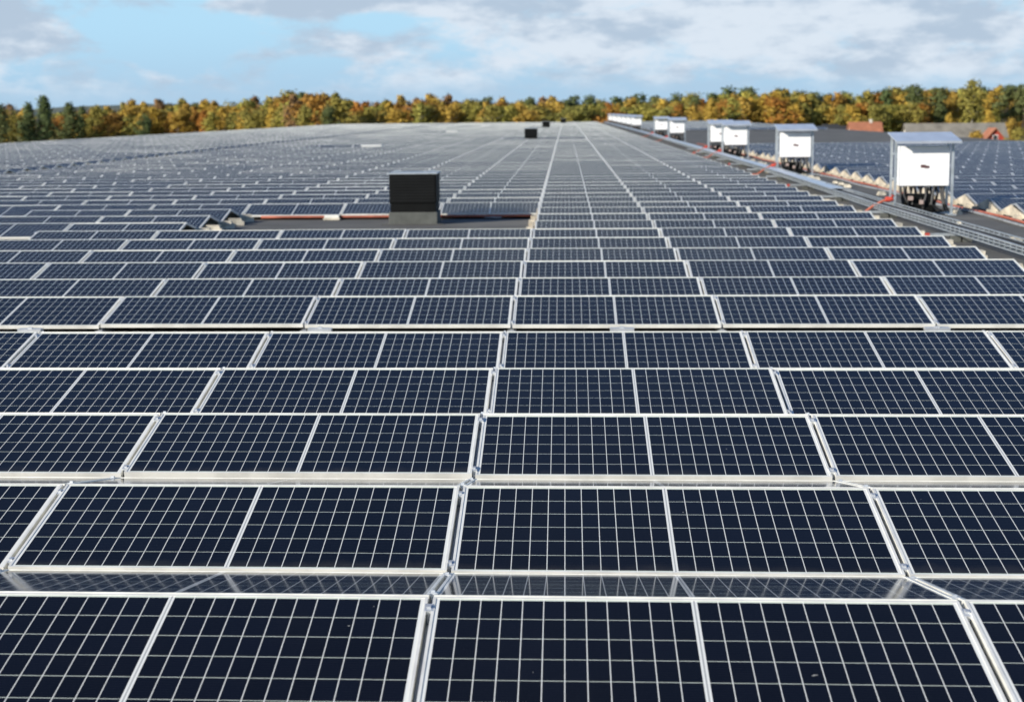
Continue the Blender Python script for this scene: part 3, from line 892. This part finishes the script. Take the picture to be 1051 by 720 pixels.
for layer, (step, dy, drop) in enumerate(((12, 45, -1.5), (9.5, 12, 2.0), (9, -25, 7.5))):
    px = -150.0
    while px < 1200:
        px += step * rnd.uniform(.65, 1.35)
        kd, lf = pick(px, layer)
        ty = prof(px) + drop + rnd.uniform(-3.8, 3.8)
        if layer == 2 and 835 < px < 1051: ty += 4
        wood(px, dist(px) + dy + rnd.uniform(-9, 9), ty, kd, lf, rnd.uniform(1.2, 1.65) * (1.15 if layer == 2 else 1.0))
# the trees that stand out
SPECIAL = [(52, 560, 96.5, 'fir', 'green', 'tallest dark green conifer, at the far left', 1.35), (36, 560, 104, 'fir', 'green', 'dark conifer directly left of the tallest left conifer', 1.25),
           (8, 550, 106, 'fir', 'green', 'dark conifer at the left edge of the picture', 1.4), (78, 575, 104, 'fir', 'green', 'dull green conifer right of the tallest left conifer', 1.5),
           (104, 575, 104, 'round', 'olive', 'dark green tree before the pale gap on the left', .8), (153, 540, 111, 'round', 'green', 'low dark green round tree amid golden trees on the left', .9),
           (330, 470, 91.5, 'round', 'rust', 'big bright orange topped tree, tallest left of the vent', 1.6), (352, 465, 95, 'round', 'olive', 'big dark olive tree hugging the bright orange tree', 1.4),
           (306, 480, 96, 'tall', 'brown', 'brownish bare-stemmed birch left of the bright orange tree', 1.2), (318, 455, 104, 'round', 'olive', 'green lower tree below the bright orange crown', .9),
           (340, 450, 107, 'round', 'green', 'dark green shrubby tree at the foot of the orange tree', .9), (545, 520, 98.5, 'pine', 'green', 'small dark pine poking above the trees behind black vents', .9),
           (657, 520, 96.5, 'pine', 'green', 'dark pine above the far white inverter strip', 1.2), (690, 515, 99, 'pine', 'green', 'dark pine above the small distant inverter pair', 1.1),
           (612, 505, 110, 'round', 'green', 'low green tree behind the far end of the inverter strip', 1.2), (635, 500, 112, 'round', 'green', 'dark green bush just above the far inverter strip', 1.2),
           (771, 560, 90, 'pine', 'green', 'tall pine above the middle inverter pair', 1.3), (800, 565, 91, 'pine', 'green', 'tall pine between middle inverters and second inverter', 1.2),
           (995, 560, 82, 'tall', 'olive', 'tallest yellowing tree, rising above grey barn and red cottage', 1.25), (1030, 575, 90, 'pine', 'green', 'large dark pine right of the tallest yellowing tree', 1.5),
           (1047, 570, 88, 'pine', 'green', 'large dark pine at the right edge of the picture', 1.4), (937, 580, 90, 'pine', 'green', 'dark pine rising behind the left end of the barn', 1.4),
           (960, 580, 91, 'pine', 'green', 'dark pine rising behind the middle of the barn', 1.4), (908, 575, 91, 'pine', 'green', 'dark pine behind the orange roofed house', 1.2),
           (1012, 470, 112, 'tall', 'gold', 'small bright yellow tree behind the red cottage', 1.0), (1036, 430, 117, 'round', 'gold', 'bright yellow tree right of the red cottage', 1.2), (972, 500, 115, 'tall', 'gold', 'bright yellow tree right behind the barn ridge', 1.1),
           (960, 338, 133, 'round', 'olive', 'low yellowish shrub before the grey barn', 1.3), (935, 340, 134, 'tall', 'gold', 'low golden bush at the left end of the barn', 1.6), (948, 342, 135, 'round', 'olive', 'low greenish bush before the left half of the barn', 1.4), (1041, 325, 129, 'round', 'olive', 'low green bush at the right side of the red cottage', 1.2),
           (999, 322, 132, 'round', 'gold', 'low golden shrub left of the red cottage', 1.2)]
for px, Y, ty, kd, lf, lab, wd in SPECIAL: tree(px, Y, ty, kd, lf, lab, None, wd)
